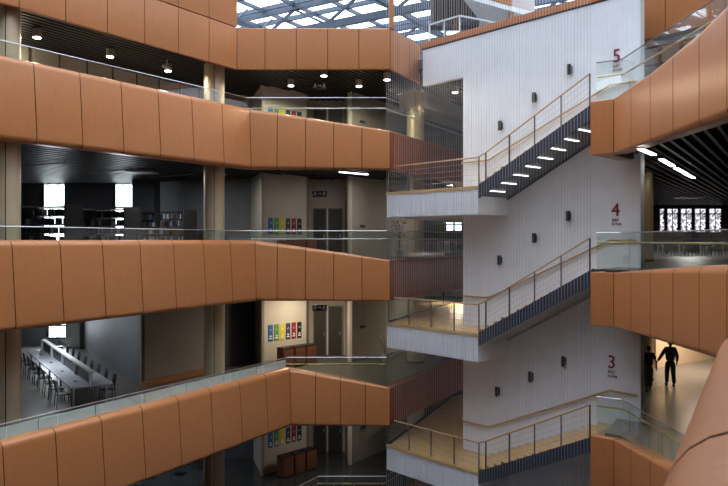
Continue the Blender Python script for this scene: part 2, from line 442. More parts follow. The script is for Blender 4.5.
# wall sconces
for k, lst in {5: [(571, 70), (536, 98), (502, 126)], 4: [(570, 216), (536, 238), (501, 260)], 3: [(565, 361), (532, 376), (499, 391)]}.items():
    for j, (px, py) in enumerate(lst):
        d = 20284/(px+280); z = (240-py)*d/700; X = (px-364)/700*d
        u = (Vector((X, d, 0))-W0).dot(U)
        t = thing('wall_sconce', W(u, .02, z-.17), f'black wall light, {("highest", "middle", "lowest")[j]} of three above the {({5: "uppermost", 4: "middle", 3: "lowest"})[k]} stair flight', 'wall light', 'wall lights along the stair wall')
        s = MB(); wbox(s, u-.06, u+.06, .016, .06, z-.12, z+.12); s.build('backplate', 'black', t)
        s = MB(); c = W(u, .13, 0); s.cyl(c.x, c.y, z-.17, z+.17, .07, 14); s.build('lamp_body', 'black', t, smooth='auto')
# numbers
def text_mesh(txt, size, ext=.01):
    cu = bpy.data.curves.new('lettering', 'FONT'); cu.body = txt; cu.size = size; cu.extrude = ext; cu.align_x = 'CENTER'
    o = bpy.data.objects.new('tmp', cu); C.objects.link(o)
    dg = bpy.context.evaluated_depsgraph_get(); me = bpy.data.meshes.new_from_object(o.evaluated_get(dg))
    bpy.data.objects.remove(o); bpy.data.curves.remove(cu)
    return me
def put_text(txt, size, loc, parent, name, m, xax=U, zax=N):
    me = text_mesh(txt, size); me.materials.clear(); me.materials.append(M[m] if isinstance(m, str) else m)
    R = Matrix((xax, Vector((0, 0, 1)), zax)).transposed()
    off = Vector(loc)-world_loc(parent)
    for v in me.vertices: v.co = R @ v.co + off
    o = bpy.data.objects.new(name, me); C.objects.link(o); o.parent = parent
    return o
for k, (px, pt, pb) in {5: (617, 49.5, 62), 4: (616, 203.5, 216), 3: (612, 355.5, 368)}.items():
    d = 20284/(px+280); u = (Vector(((px-364)/700*d, d, 0))-W0).dot(U); zb = (240-pb)*d/700
    t = thing('floor_number_sign', W(u, .02, zb-.3), f'dark red numeral {({3: "three", 4: "four", 5: "five"})[k]} with KAT FLOOR lettering beside the {({5: "uppermost", 4: "middle", 3: "lowest"})[k]} stair flight', 'sign')
    put_text(str(k), .60, W(u, .03, zb), t, 'numeral', 'red')
    put_text('KAT', .13, W(u, .03, zb-.17), t, 'lettering', 'red')
    put_text('FLOOR', .105, W(u+.03, .03, zb-.30), t, 'lettering', 'red')

# ------------------------------------------------------------------ stair landings and flights
OFF = 1.8
LZ = {5: 1.9, 4: -3.27, 3: -8.12}     # landing below floor k
LQ = [W(-2.4, OFF), W(2.15, OFF), W(2.15, .03), W(-.02, .03), W(-.02, -.5), V2((6.0, 31.5)), V2((5.6, 37)), V2((4.5, 36.3))]
def rail_run(t, a, b, n, h, wires, material='wood', ends=(True, True), lo=.0):
    a, b = Vector(a), Vector(b); Z = Vector((0, 0, 1))
    for j in range(n+1):
        if j == 0 and not ends[0]: continue
        if j == n and not ends[1]: continue
        p = a.lerp(b, j/n); m = MB(); d = (b-a); d.z = 0; d.normalize()
        m.obox(p+Z*(h/2-.1), d*.012, Vector((d.y, -d.x, 0))*.028, Z*(h/2+.1)); m.build('post', 'post', t)
    m = MB(); m.tube([a+Z*h, b+Z*h], .027, 8); m.build('handrail', material, t)
    for w in range(1, wires+1):
        m = MB(); z = h*w/(wires+1); m.tube([a+Z*z, b+Z*z], .006, 5); m.build('wire', 'steel', t)
for k, z in LZ.items():
    nm = {5: 'uppermost', 4: 'middle', 3: 'lowest'}[k]
    q = [(p.x, p.y) for p in LQ]
    t = thing('stair_landing', (LQ[0].x, LQ[0].y, z-1), f'white ribbed stair landing with oak floor, {nm} of the three', 'landing')
    s = MB(); s.prism(q, z-1.0, z-.12); 
    a, b = LQ[0], LQ[1]; L = (b-a).length; x = .04
    while x < L-.05:
        s.obox(a+U*x+N*.008+Vector((0, 0, z-.56)), U*.02, N*.012, Vector((0, 0, .42))); x += .13
    b2 = LQ[2]; x = .05
    s.build('slab', 'white_panel', t)
    s = MB(); s.prism([(p.x, p.y) for p in [LQ[0]+N*.03-U*.03, LQ[1]+N*.03+U*.02, LQ[2]+U*.02]+LQ[3:]], z-.12, z-.02); s.build('edging', 'edge', t)
    s = MB(); s.prism(q, z-.02, z); s.build('deck', 'deck', t)
    # guard rail
    r = thing('landing_railing', (LQ[0].x, LQ[0].y, z), f'post and wire railing with oak handrail on the {nm} landing', 'railing')
    Zz = Vector((0, 0, z))
    rail_run(r, LQ[0]-N*.05+U*.05+Zz, LQ[1]-N*.05+Zz, 4, 1.0, 4, ends=(True, True))
    ge = LQ[7]+Vector((.1, 0, 0))
    m = MB(); p0 = LQ[0]+U*.08-N*.1; m.tube([p0+Zz+Vector((0, 0, 1.0)), ge+Zz+Vector((0, 0, 1.0))], .022, 8); m.build('handrail', 'wood', r)
    m = MB(); m.beam(p0+Zz+Vector((0, 0, .5)), ge+Zz+Vector((0, 0, .5)), .012, .94); m.build('glass_panel', 'glass', r)
    m = MB(); m.beam(p0+Zz+Vector((0, 0, .04)), ge+Zz+Vector((0, 0, .04)), .05, .08); m.build('base_channel', 'black', r)
    # flight
    zt = FL[k] if k != 3 else -5.98; sk = .75 if k == 3 else 0
    rise = zt-z; u0, u1 = 2.15, 6.5; nst = 14; run = (u1-u0)/nst; rh = rise/(nst+1)
    f = thing('stair_flight', W(u0, OFF, z), f'stair flight climbing right from the {nm} landing to the {ORD[k]} floor', 'stairs')
    for nm2, o in (('outer_stringer', OFF-.03), ('inner_stringer', .07)):
        s = MB(); sl = rise/(u1-u0); dv = (U*(u1-u0)+Vector((0, 0, rise)))
        top = .02; dep = .46
        A = W(u0, o, z); B = W(u1+.05, o, z+rise)
        w = N*.03
        pts = [A+Vector((0, 0, top)), B+Vector((0, 0, top)), B+Vector((0, 0, top-dep)), A+Vector((0, 0, top-dep))]
        if nm2 == 'inner_stringer': pts = [A+Vector((0, 0, top-.25)), B+Vector((0, 0, top-.25)), B+Vector((0, 0, top-dep)), A+Vector((0, 0, top-dep))]
        s.add([p-w for p in pts]+[p+w for p in pts], [(0, 1, 2, 3), (7, 6, 5, 4), (0, 4, 5, 1), (1, 5, 6, 2), (2, 6, 7, 3), (3, 7, 4, 0)])
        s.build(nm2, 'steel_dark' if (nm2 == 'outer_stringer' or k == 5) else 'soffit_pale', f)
    s = MB(); A = W(u0, .1, z-.36); B = W(u1, .1, z+rise-.36); Cc = W(u1, OFF-.06, z+rise-.36); D = W(u0, OFF-.06, z-.36); h = Vector((0, 0, .04))
    s.add([A, B, Cc, D, A+h, B+h, Cc+h, D+h], [(0, 1, 2, 3), (7, 6, 5, 4), (0, 4, 5, 1), (1, 5, 6, 2), (2, 6, 7, 3), (3, 7, 4, 0)])
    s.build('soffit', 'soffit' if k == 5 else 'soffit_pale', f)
    for j in range(nst):
        s = MB(); ua = u0+j*run
        s.prism([W(ua, OFF-.06).xy[:], W(ua+run+.03, OFF-.06).xy[:], W(ua+run+.03-sk, .04).xy[:], W(ua-sk, .04).xy[:]], z+rh*(j+1)-.05, z+rh*(j+1))
        s.prism([W(ua, OFF-.06).xy[:], W(ua+.02, OFF-.06).xy[:], W(ua+.02-sk, .04).xy[:], W(ua-sk, .04).xy[:]], z+rh*j, z+rh*(j+1)-.05)
        s.build('tread', 'deck', f)
    s = MB(); s.prism([W(u1, OFF-.06).xy[:], W(u1+.6, .9).xy[:], W(u1+.6, .04).xy[:], W(u1-sk, .04).xy[:]], zt-.2, zt-.01); s.build('top_landing', 'deck' if k == 3 else 'floor', f)
    for j in range(9 if k == 5 else 0):  # bright slots under the stair drawn as emissive bars
        s = MB(); uu = u0+.35+j*.485; zz = z+rise*(uu-u0)/(u1-u0)-.37
        s.obox(W(uu, OFF/2+.25, zz), U*.045, N*.42, Vector((0, 0, .012))); s.build('bright_slot', 'slot_glow' if k == 5 else 'slot_glow', f)
    r = thing('stair_railing', W(u0, OFF, z), f'post and wire railing with oak handrail beside the {nm} stair flight', 'railing')
    rail_run(r, W(u0+.3, OFF-.05, z+rise*.3/4.35), W(u1-.1, OFF-.05, z+rise*.98), 4, .98, 4)
    m = MB(); m.tube([W(2.1, OFF-.05, z+1.0), W(u0+.3, OFF-.05, z+rise*.3/4.35+.98)], .027, 8); m.build('handrail', 'wood', r)
    # handrail on the wall
    r = thing('wall_handrail', W(0, .1, z+.95), f'oak handrail fixed to the white wall beside the {nm} flight', 'handrail')
    m = MB(); pts = [W(.02, .1, z+1.1), W(1.3, .1, z+1.1), W(6.17, .1, FL[k]+.87), W(7.1, .1, FL[k]+.85)]
    m.tube(pts, .035, 8); m.build('rail', 'wood', r)
    for uu in (.8, 2.6, 4.2, 5.7, 6.8):
        zz = z+1.1+(0 if uu < 1.3 else min(1, (uu-1.3)/4.87)*(FL[k]+.87-z-1.1))
        m = MB(); m.tube([W(uu, .0, zz-.08), W(uu, .1, zz-.06), W(uu, .1, zz)], .01, 6); m.build('bracket', 'steel', r)

# cable screen in front of the stair
t = thing('cable_screen', W(-2.4, OFF+.06, -15.4), 'screen of thin vertical steel cables hung full height in front of the stair', 'cable screen')
for j in range(80):
    s = MB(); p = W(-2.35+j*8.85/79, OFF+.07, 0)
    s.tube([(p.x, p.y, -15.4), (p.x, p.y, 12.9)], .0052, 5); s.build('cable', 'cable', t)

# ------------------------------------------------------------------ inner walls of the left galleries
def wall_run(pts, z0, z1, m, th=.12, name='wall_inner'):
    s = MB()
    for a, b in zip(pts[:-1], pts[1:]):
        a, b = V2(a), V2(b); d = (b-a).normalized(); nn = Vector((-d.y, d.x, 0))*th
        s.prism([(a-d*.0).xy[:], (b+d*.0).xy[:], (b+nn).xy[:], (a+nn).xy[:]], z0, z1)
    return struct(s.build(name, m))
A_, B_, B2, C2, C1, D1 = (-4.6, 31.5), (-2.75, 33.3), (-2.75, 35), (-.95, 35), (-.68, 33.0), (1.25, 35.6)
n_door = 0
def window(px0, px1, Y, z0, z1, n, bars=(0,), vb=(), pane='glass', lab=None):
    X0, X1 = px0, px1; s = MB(); f = .06
    s.box(X0-f, Y-.05, z0-f, X0, Y+.09, z1+f); s.box(X1, Y-.05, z0-f, X1+f, Y+.09, z1+f)
    s.box(X0, Y-.05, z0-f, X1, Y+.09, z0); s.box(X0, Y-.05, z1, X1, Y+.09, z1+f)
    for b in bars: s.box(X0, Y-.03, b-.04, X1, Y+.05, b+.04)
    for b in vb: s.box(b-.03, Y-.03, z0, b+.03, Y+.05, z1)
    o = struct(s.build(f'window_{n}', 'frame'))
    g = MB(); g.box(X0, Y, z0, X1, Y+.012, z1); g.build('pane', pane, o)
def holed_wall(x0, x1, Y, z0, z1, holes, m, name='wall_far', th=.25):
    s = MB(); xs = x0
    for (h0, h1, hz0, hz1) in sorted(holes):
        s.box(xs, Y, z0, h0, Y+th, z1); s.box(h0, Y, z0, h1, Y+th, hz0); s.box(h0, Y, hz1, h1, Y+th, z1); xs = h1
    s.box(xs, Y, z0, x1, Y+th, z1); return struct(s.build(name, m))
signs = {}
for k in (2, 3, 4, 5):
    z0, z1 = FL[k], CEIL[k]+.15
    wall_run([A_, B_, B2, C2, C1, D1, (2.6, 37.6)], z0, z1, 'beige', name='wall_lobby')
    wall_run([(-5.6, 34.6), A_], z0, z1, 'beige', name='wall_lobby')
    # doors
    for j, (x0, x1) in enumerate(((-2.52, -1.88), (-1.78, -1.08))):
        n_door += 1
        s = MB(); s.box(x0+.03, 34.93, z0+.02, x1-.03, 34.985, z0+2.42); o = struct(s.build(f'door_{n_door}', 'door'))
        s = MB(); s.box(x0-.02, 34.9, z0, x0+.03, 34.99, z0+2.47); s.box(x1-.03, 34.9, z0, x1+.02, 34.99, z0+2.47); s.box(x0+.03, 34.9, z0+2.42, x1-.03, 34.99, z0+2.47)
        s.build('door_frame', 'grey', o)
        s = MB(); s.box(x1-.14, 34.86, z0+1.0, x1-.09, 34.93, z0+1.18); s.build('door_handle', 'steel', o)
    s = MB(); s.box(-1.86, 34.95, z0, -1.8, 34.99, z0+2.45); struct(s.build('trim_4', 'white'))
    # exit sign
    zz = z0+(2.3 if k == 5 else 2.72); ex = -1.9
    t = thing('exit_sign', (ex, 29.97, zz), f'small dark hanging exit sign above the two doors, {ORD[k]} floor', 'exit sign')
    s = MB(); s.box(ex-.31, 29.95, zz, ex+.31, 30.0, zz+.26); s.build('sign_box', 'sign', t)
    s = MB(); s.tube([(ex-.2, 29.97, zz+.26), (ex-.2, 29.97, z1-.14)], .006, 5); s.tube([(ex+.2, 29.97, zz+.26), (ex+.2, 29.97, z1-.14)], .006, 5); s.build('hanger', 'black', t)
    s = MB(); y = 29.94
    # running figure, arrow, door
    for dx in (-.19, .19):
        s.blob((ex+dx, y, zz+.225), (.022, .006, .022), 8, 6)
        s.beam((ex+dx, y, zz+.2), (ex+dx-.02, y, zz+.12), .008, .04); s.beam((ex+dx-.02, y, zz+.13), (ex+dx+.05, y, zz+.06), .008, .022)
        s.beam((ex+dx-.02, y, zz+.13), (ex+dx-.08, y, zz+.07), .008, .022); s.beam((ex+dx, y, zz+.19), (ex+dx+.06, y, zz+.15), .008, .016)
    s.beam((ex-.08, y, zz+.15), (ex+.06, y, zz+.15), .008, .02); s.beam((ex+.06, y, zz+.15), (ex+.02, y, zz+.19), .008, .02); s.beam((ex+.06, y, zz+.15), (ex+.02, y, zz+.11), .008, .02)
    s.build('pictogram', 'sign_lit', t)
    # recycling posters on wall A-B
    a, b = V2(A_), V2(B_); d = (b-a).normalized(); nn = Vector((d.y, -d.x, 0)); L = (b-a).length
    cn = ['blue', 'green', 'yellow', 'slate', 'dark red', 'black']
    for j in range(6):
        s0 = .38+j*.335; c = a+d*(s0+.1)+nn*.012; zp = z0+1.15
        t = thing('poster', c+Vector((0, 0, zp)), f'{cn[j]} recycling poster in the row of six on the beige wall, {ORD[k]} floor', 'poster', f'recycling posters on the {ORD[k]} floor')
        s = MB(); s.obox(c+Vector((0, 0, zp+.37)), d*.125, nn*.008, Vector((0, 0, .37))); s.build('board', POSTER[j], t)
        s = MB(); cc = c+nn*.01
        s.obox(cc+Vector((0, 0, zp+.12)), d*.08, nn*.003, Vector((0, 0, .025)))
        s.obox(cc+Vector((0, 0, zp+.22)), d*.05, nn*.003, Vector((0, 0, .03)))
        for g in range(3):
            an = PI/2+g*2*PI/3; an2 = an+2*PI/3
            p = cc+d*.06*math.cos(an)+Vector((0, 0, zp+.5+.06*math.sin(an))); q = cc+d*.06*math.cos(an2)+Vector((0, 0, zp+.5+.06*math.sin(an2)))
            s.beam(p, q, .006, .022, up=nn)
        s.build('printed_icon', 'white', t)
    # bin cabinets
    for j in range(3):
        c = a+d*(.75+j*.68)+nn*.75
        t = thing('recycling_bin', c+Vector((0, 0, z0)), f'walnut recycling bin cabinet below the posters on the {ORD[k]} floor, {("left", "middle", "right")[j]} one', 'bin', f'recycling bins on the {ORD[k]} floor')
        s = MB(); s.obox(c+Vector((0, 0, z0+.47)), d*.29, nn*.24, Vector((0, 0, .43))); s.build('cabinet', 'binwood', t)
        s = MB(); s.obox(c+nn*.245+Vector((0, 0, z0+.42)), d*.25, nn*.01, Vector((0, 0, .34))); s.build('door_panel', 'binwood', t)
        s = MB(); s.obox(c+Vector((0, 0, z0+.915)), d*.30, nn*.25, Vector((0, 0, .015))); s.build('lid', 'black', t)
        s = MB(); s.obox(c+Vector((0, 0, z0+.02)), d*.26, nn*.2, Vector((0, 0, .02))); s.build('plinth', 'black', t)
    # small wall plates on the corridor wall
    a, b = V2(C1), V2(D1); d = (b-a).normalized(); nn = Vector((d.y, -d.x, 0))
    c = a+d*1.0+nn*.02
    s = MB(); s.obox(c+Vector((0, 0, z0+1.55)), d*.2, nn*.015, Vector((0, 0, .06)))
    tag(s.build('wall_plaque', 'grey_dark'), f'small dark plaque on the beige corridor wall right of the doors, {ORD[k]} floor', 'plaque')
    # far corridor wall
    if k == 4:
        hs = [(5.3, 5.75, .62, 1.5), (5.85, 6.3, .62, 1.5)]
    else: hs = []
    holed_wall(-1, 10.5, 45, z0, z1, hs, 'beige' if k == 3 else 'slate')
    for j, h in enumerate(hs): window(h[0], h[1], 45.05, h[2], h[3], 20+j, (1.0,))
    # corridor glazing and door frame seen past the stair
    s = MB()
    for xx in (3.2, 4.6, 6.0): s.box(xx, 41, z0, xx+.12, 41.1, z1)
    s.box(3.2, 41, z0+2.3, 8, 41.1, z0+2.45)
    o = struct(s.build('window_30', 'frame')); g = MB(); g.box(3.3, 41.04, z0, 8, 41.06, z1); g.build('pane', 'glass', o)
# third-floor reading room
s = wall_run([(-4.4, 34.5), (-6.7, 30.9)][::-1], FL[3], CEIL[3]+.15, 'grey_dark')  # recess stretch in a darker grey than the wall beside it
wall_run([(-8.8, 27.7), (-6.7, 30.9)], FL[3], CEIL[3]+.15, 'greige')
wall_run([(-15.6, 38.3), (-8.8, 27.7)], FL[3], CEIL[3]+.15, 'slate')
hole = (-17.2, -16.05, -5.3, -2.9)
holed_wall(-40, -14, 38, FL[3], CEIL[3]+.15, [hole], 'grey'); window(-17.2, -16.05, 38.05, -5.3, -2.9, 1, (-4.65+.0, -3.5))
s = MB(); s.box(-15.95, 37.4, FL[3], -15.2, 38, CEIL[3]+.1); struct(s.build('wall_pier', 'white'))
s = MB()
for a, b in (((-8.8, 27.7), (-6.7, 30.9)),):
    a, b = V2(a), V2(b); d = (b-a).normalized(); nn = Vector((d.y, -d.x, 0))
    s.prism([(a+nn*.002).xy[:], (b+nn*.002).xy[:], (b+nn*.3).xy[:], (a+nn*.3).xy[:]], FL[3], FL[3]+.16)
struct(s.build('baseboard_reading_room', 'copper'))
# fourth-floor library
hs = [(-17.0, -15.85, -.4, 3.0), (-13.2, -12.2, -.4, 3.0)]
holed_wall(-40, -8, 37, FL[4], CEIL[4]+.15, hs, 'slate')
for j, h in enumerate(hs): window(h[0], h[1], 37.05, h[2], h[3], 2+j, (1.72, .8))
s = MB(); s.box(-11.6, 35.0, FL[4], -10.5, 36, CEIL[4]+.1); struct(s.build('wall_pier', 'grey_dark'))
wall_run([(-10.6, 36.4), (-7.6, 34.4), (-4.8, 34.6)], FL[4], CEIL[4]+.15, 'grey')
# fifth-floor corridor wall
wall_run([(-24.5, 3), (-13.9, 22), (-7.0, 33.4), (-4.8, 34.2)], FL[5], CEIL[5]+.15, 'beige')
wall_run([(-14, 35.5), (-4.6, 33.6)], FL[2], CEIL[2]+.15, 'grey_dark')
s = MB()
for x in range(11):
    p = V2((-13.9, 22)).lerp(V2((-7.0, 33.4)), x/11); d = Vector((.52, .855, 0)); nn = Vector((d.y, -d.x, 0))
    s.obox(p+nn*.02+Vector((0, 0, 5.6)), d*.02, nn*.02, Vector((0, 0, 1.35)))
struct(s.build('trim_5', 'louvre'))
# fifth-floor bulkhead seen past the stair wall
s = MB(); a, b = V2((2.87, 32.6)), V2((7.5, 40)); nn = Vector((-.85, .53, 0))*1.4
s.prism([a.xy[:], b.xy[:], (b+nn).xy[:], (a+nn).xy[:]], 6.15, 6.9); struct(s.build('ceiling_bulkhead', 'beige'))

# columns
def column(x, y, z0, z1, r, lab, m='column'):
    t = thing('column', (x, y, z0), lab, 'column')
    s = MB(); s.cyl(x, y, z0, z1, r, 40); s.build('shaft', m, t, smooth='auto')
    s = MB(); d = Vector((-x, -y, 0)).normalized()*r; s.obox((x+d.x, y+d.y, (z0+z1)/2), (.012, 0, 0), (0, .006, 0), (0, 0, (z1-z0)/2)); s.build('joint_strip', 'louvre', t)
    s = MB(); s.cyl(x, y, z0, z0+.08, r+.02, 32); s.build('base_ring', 'black', t)
for k in (2, 3, 4, 5):
    for j, (x, y, w) in enumerate(((-10.55, 20.6, 'at the left edge'), (-5.97, 27.9, 'left of the recycling posters'), (2.42, 33.0, 'behind the stair landing'))):
        column(x, y, FL[k], CEIL[k]+.1, .41, f'round ivory column {w}, {ORD[k]} floor')
for k in (3, 4):
    column(11.45, 28.9, FL[k], RCZ[k]+.1, .46, f'round gold column just right of the white wall, {ORD[k]} floor', 'gold_column')

def strip(name, p, q, lab, grp=None, w=.11, energy=0, col=(1, .95, .88)):
    p, q = Vector(p), Vector(q); c = (p+q)/2
    t = thing(name, c, lab, 'ceiling light', grp)
    s = MB(); s.beam(p+Vector((0, 0, .05)), q+Vector((0, 0, .05)), w+.03, .06); s.build('housing', 'black', t)
    s = MB(); s.beam(p, q, w, .03); s.build('diffuser', 'tube', t)
    return t
# ------------------------------------------------------------------ right galleries
hs = []
for j in range(5):
    x0 = [23.25, 24.55, 27.0-.0, 0, 0][j] if 0 else 0
edges = [(660, 664.5), (667.5, 678), (681, 692), (695, 706), (709.5, 721.5)]
hs = [((a-364)/700*55, (b-364)/700*55, .62, 2.45) for a, b in edges]
holed_wall(10, 42, 55, FL[4], RCZ[4]+.2, hs, 'screen_wall')
# patterned panes
m = bpy.data.materials.new('fritted_window_glass'); m.use_nodes = True; t_ = m.node_tree; t_.nodes.clear()
o_ = t_.nodes.new('ShaderNodeOutputMaterial'); mx = t_.nodes.new('ShaderNodeMixShader'); tr = t_.nodes.new('ShaderNodeBsdfTransparent'); tr.inputs[0].default_value = (.26, .25, .255, 1); tl = t_.nodes.new('ShaderNodeBsdfTranslucent')
vo = t_.nodes.new('ShaderNodeTexVoronoi'); vo.inputs['Scale'].default_value = 5; tc = t_.nodes.new('ShaderNodeTexCoord'); gt = t_.nodes.new('ShaderNodeMath'); gt.operation = 'GREATER_THAN'; gt.inputs[1].default_value = .5
tl.inputs[0].default_value = (.85, .82, .83, 1)
t_.links.new(tc.outputs['Object'], vo.inputs[0]); t_.links.new(vo.outputs[0], gt.inputs[0]); t_.links.new(gt.outputs[0], mx.inputs[0]); t_.links.new(tr.outputs[0], mx.inputs[1]); t_.links.new(tl.outputs[0], mx.inputs[2]); t_.links.new(mx.outputs[0], o_.inputs[0])
M['frit'] = m
for j, h in enumerate(hs): window(h[0], h[1], 55.05, h[2], h[3], 10+j, (2.05,), ((h[0]+h[1])/2,) if j else (), pane='frit')
# warm wall of the third floor
wall_run([(10.4, 33), (13.1, 31.4), (19.5, 35.6), (30, 42)][1:], FL[3], RCZ[3]+.2, 'cream')
wall_run([(10.4, 34), (13.1, 31.4)], FL[3], RCZ[3]+.2, 'cream')
# fifth floor right: copper upper wall and glazed room
s = MB(); a, b = V2((8.85, 24.1)), V2((17.0, 14.0)); d = (b-a).normalized(); nn = Vector((-d.y, d.x, 0))
t = thing('upper_wall_panel', (12, 20, 6.7), 'large copper wall panels above the fifth-floor glazing, upper right', 'wall panel')
band([(17.0, 14.0, 12.5, 6.7, 0), (8.85, 24.1, 12.5, 6.7, 0)][::-1], .02, [1.9], t)
s = MB(); s.prism([(8.9, 24.2), (17, 14.1), (40, 14), (40, 40), (8.9, 40)], 6.75, 7.0); struct(s.build('ceiling', 'white'))
holed = [(14.6+j*1.9, 16.0+j*1.9, 4.6, 6.5) for j in range(6)]
holed_wall(10, 40, 33, FL[5], 6.8, holed, 'beige')
for j, h in enumerate(holed): window(h[0], h[1], 33.05, h[2], h[3], 40+j, (5.3,), ((h[0]+h[1])/2,))

s = MB(); a, b = V2((9.3, 25.4)), V2((17.9, 14.8)); L = (b-a).length; d = (b-a).normalized()
for j in range(int(L/.75)+1):
    p = a+d*(j*.75); s.obox((p.x, p.y, 5.45), d*.03, Vector((-d.y, d.x, 0))*.06, (0, 0, 1.3))
for zz in (4.2, 6.1, 6.72): s.beam((a.x, a.y, zz), (b.x, b.y, zz), .08, .06)
o = struct(s.build('window_50', 'frame')); g = MB(); g.beam((a.x, a.y, 5.4), (b.x, b.y, 5.4), .012, 2.5); g.build('pane', 'glass', o)
for j in range(5):  # lit strips added to brighten the ceiling behind the glazing
    p = Vector((12.0+j*1.5, 27.5-j*1.2, 6.66)); 
    strip('linear_light', p, p+AX*1.6, f'added bright fill strip behind the glazed screen upper right, {("first", "second", "third", "fourth", "fifth")[j]} from the white wall', 'added fill strips behind the upper right glazing')
# ------------------------------------------------------------------ enclosing hall walls
s = MB(); s.box(-42, -9.3, -15.4, 42, -9, 14); struct(s.build('wall_front', 'beige'))
s = MB(); s.box(-42, -9, -15.4, -41.7, 62, 3); struct(s.build('wall_left', 'grey'))
s = MB(); s.box(41.7, -9, -15.4, 42, 62, 14); struct(s.build('wall_right', 'beige'))
s = MB(); s.box(-42, 57, 7.3, -4.4, 57.3, 15.2); s.box(-4.4, 57, 3.1, 42, 57.3, 15.2); s.box(-4.7, 38.5, -15.4, -4.4, 57, 7.3); struct(s.build('wall_far', 'beige'))  # out-of-view walls added to block stray sky light
# lower levels far walls
s = MB(); s.box(-42, 48.6, -15.4, 12, 48.9, -7); s.box(10, 61, -15.4, 42, 61.3, -2.3); struct(s.build('wall_far', 'grey_dark'))

# ------------------------------------------------------------------ skylight
org = Vector((4, 30, 0))
def R(s_, t_, z): p = org+AX*s_+PX*t_; return Vector((p.x, p.y, z))
s = MB(); t = thing('skylight', org+Vector((0, 0, 13)), 'glass skylight roof carried on blue-grey steel trusses above the hall', 'skylight')
g = MB(); g.prism([R(-45, -45, 0).xy[:], R(60, -45, 0).xy[:], R(60, 45, 0).xy[:], R(-45, 45, 0).xy[:]], 15.0, 15.03); g.build('glazing', 'glass_roof', t)
m1 = MB()
for j in range(-18, 25): m1.beam(R(j*2.4, -45, 14.85), R(j*2.4, 45, 14.85), .22, .28)
for j in range(-18, 19): m1.beam(R(-45, j*2.4, 14.7), R(60, j*2.4, 14.7), .16, .22)
m1.build('glazing_bars', 'truss', t)
for j in range(-3, 6):
    m1 = MB(); x = j*7.2
    m1.beam(R(x, -43, 13.0), R(x, 43, 13.0), .34, .42); m1.beam(R(x, -43, 14.5), R(x, 43, 14.5), .3, .3)
    for i in range(-18, 18):
        a = 13.1 if i % 2 else 14.4; b = 14.4 if i % 2 else 13.1
        m1.beam(R(x, i*2.4, a), R(x, i*2.4+2.4, b), .14, .14)
    m1.build('truss', 'truss', t)
for j in range(-4, 5):
    m1 = MB(); x = j*9.6+2
    m1.beam(R(-43, x, 13.5), R(58, x, 13.5), .2, .26)
    for i in range(-17, 24): m1.beam(R(i*2.4, x, 13.5), R(i*2.4+1.2, x+.0, 14.6), .08, .08)
    m1.build('cross_truss', 'truss', t)

s = MB(); s.box(-42, -10, 15.2, -13, 62, 15.4); s.box(-13, -10, 15.2, 42, 0, 15.4); s.box(22, 0, 15.2, 42, 62, 15.4); struct(s.build('ceiling', 'white'))  # opaque roof panels added out of view to cut light from the sides
s = MB(); s.box(-42, -9, 9, -41.7, 62, 15.2); struct(s.build('wall_left', 'beige'))
# top level pieces above the white wall
t = thing('terrace_railing', W(-1.9, -.2, 8.1), 'white framed glass railing on top of the white wall', 'railing')
c0, c1, c2 = W(-1.95, -.22, 8.1), W(-.35, -.22, 8.1), Vector((5.35, 28.6, 8.1))
for a, b in ((c0, c1), (c1, c2)):
    m1 = MB(); h = Vector((0, 0, .78)); m1.beam(a+h, b+h, .06, .06); m1.build('top_rail', 'steel_white', t)
    m1 = MB(); h = Vector((0, 0, .4)); m1.beam(a+h, b+h, .015, .7); m1.build('glass_panel', 'glass', t)
for p in (c0, c0.lerp(c1, .5), c1, c2): m1 = MB(); m1.beam(p, p+Vector((0, 0, .78)), .05, .05); m1.build('post', 'steel_white', t)
s = MB(); s.prism([tuple(W(-2.1, -.35).xy), tuple(W(6.2, -.35).xy), (10, 30), (14, 45), (6.5, 45), (4.2, 33)], 7.6, 7.8); struct(s.build('floor', 'floor'))
t = thing('louvred_box', (5.2, 35, 10.3), 'dark brown louvred box hanging under the roof above the white wall', 'louvre box')
s = MB(); s.box(3.4, 34.6, 10.75, 6.3, 36, 14.9); s.build('box', 'louvre_gap', t)
s = MB()
for j in range(15): s.box(3.42+j*.2, 34.5, 10.75, 3.50+j*.2, 34.6, 14.9)
s.build('louvre_fins', 'louvre', t)
s = MB(); s.prism([(4.3, 30.9), (6.95, 32.8), (9.5, 34.6), (12, 40), (6.2, 40), (5.7, 34.3)], 10.72, 10.95); tag(s.build('canopy', 'white_panel'), 'white soffit slab jutting out beside the brown louvred box', 'canopy')
t = thing('upper_parapet', (6.9, 32.8, 10.9), 'short copper parapet on the white soffit slab at the top of the picture', 'parapet')
band([(4.2, 30.8, 12.6, 10.95, 0), (6.9, 32.7, 12.6, 10.95, 0), (6.98, 32.9, 12.6, 10.95, 0), (6.98, 38, 12.6, 10.95, 0)], .02, [1.2, 0, 1.2], t)
s = MB(); s.box(6.85, 32.9, 7.8, 7.03, 33.1, 10.72); tag(s.build('post', 'copper'), 'slim copper upright carrying the white soffit slab', 'post')
s = MB(); s.box(3.5, 37.9, 7.8, 6.9, 38, 10.72); struct(s.build('wall_terrace', 'white_wall'))
s = MB(); s.box(7.2, 36.9, 7.8, 9.0, 37, 12.9); struct(s.build('wall_terrace', 'pinkwall'))
s = MB(); s.box(7.6, 36.6, 7.8, 8.0, 36.9, 9.6); struct(s.build('wall_pier', 'copper'))

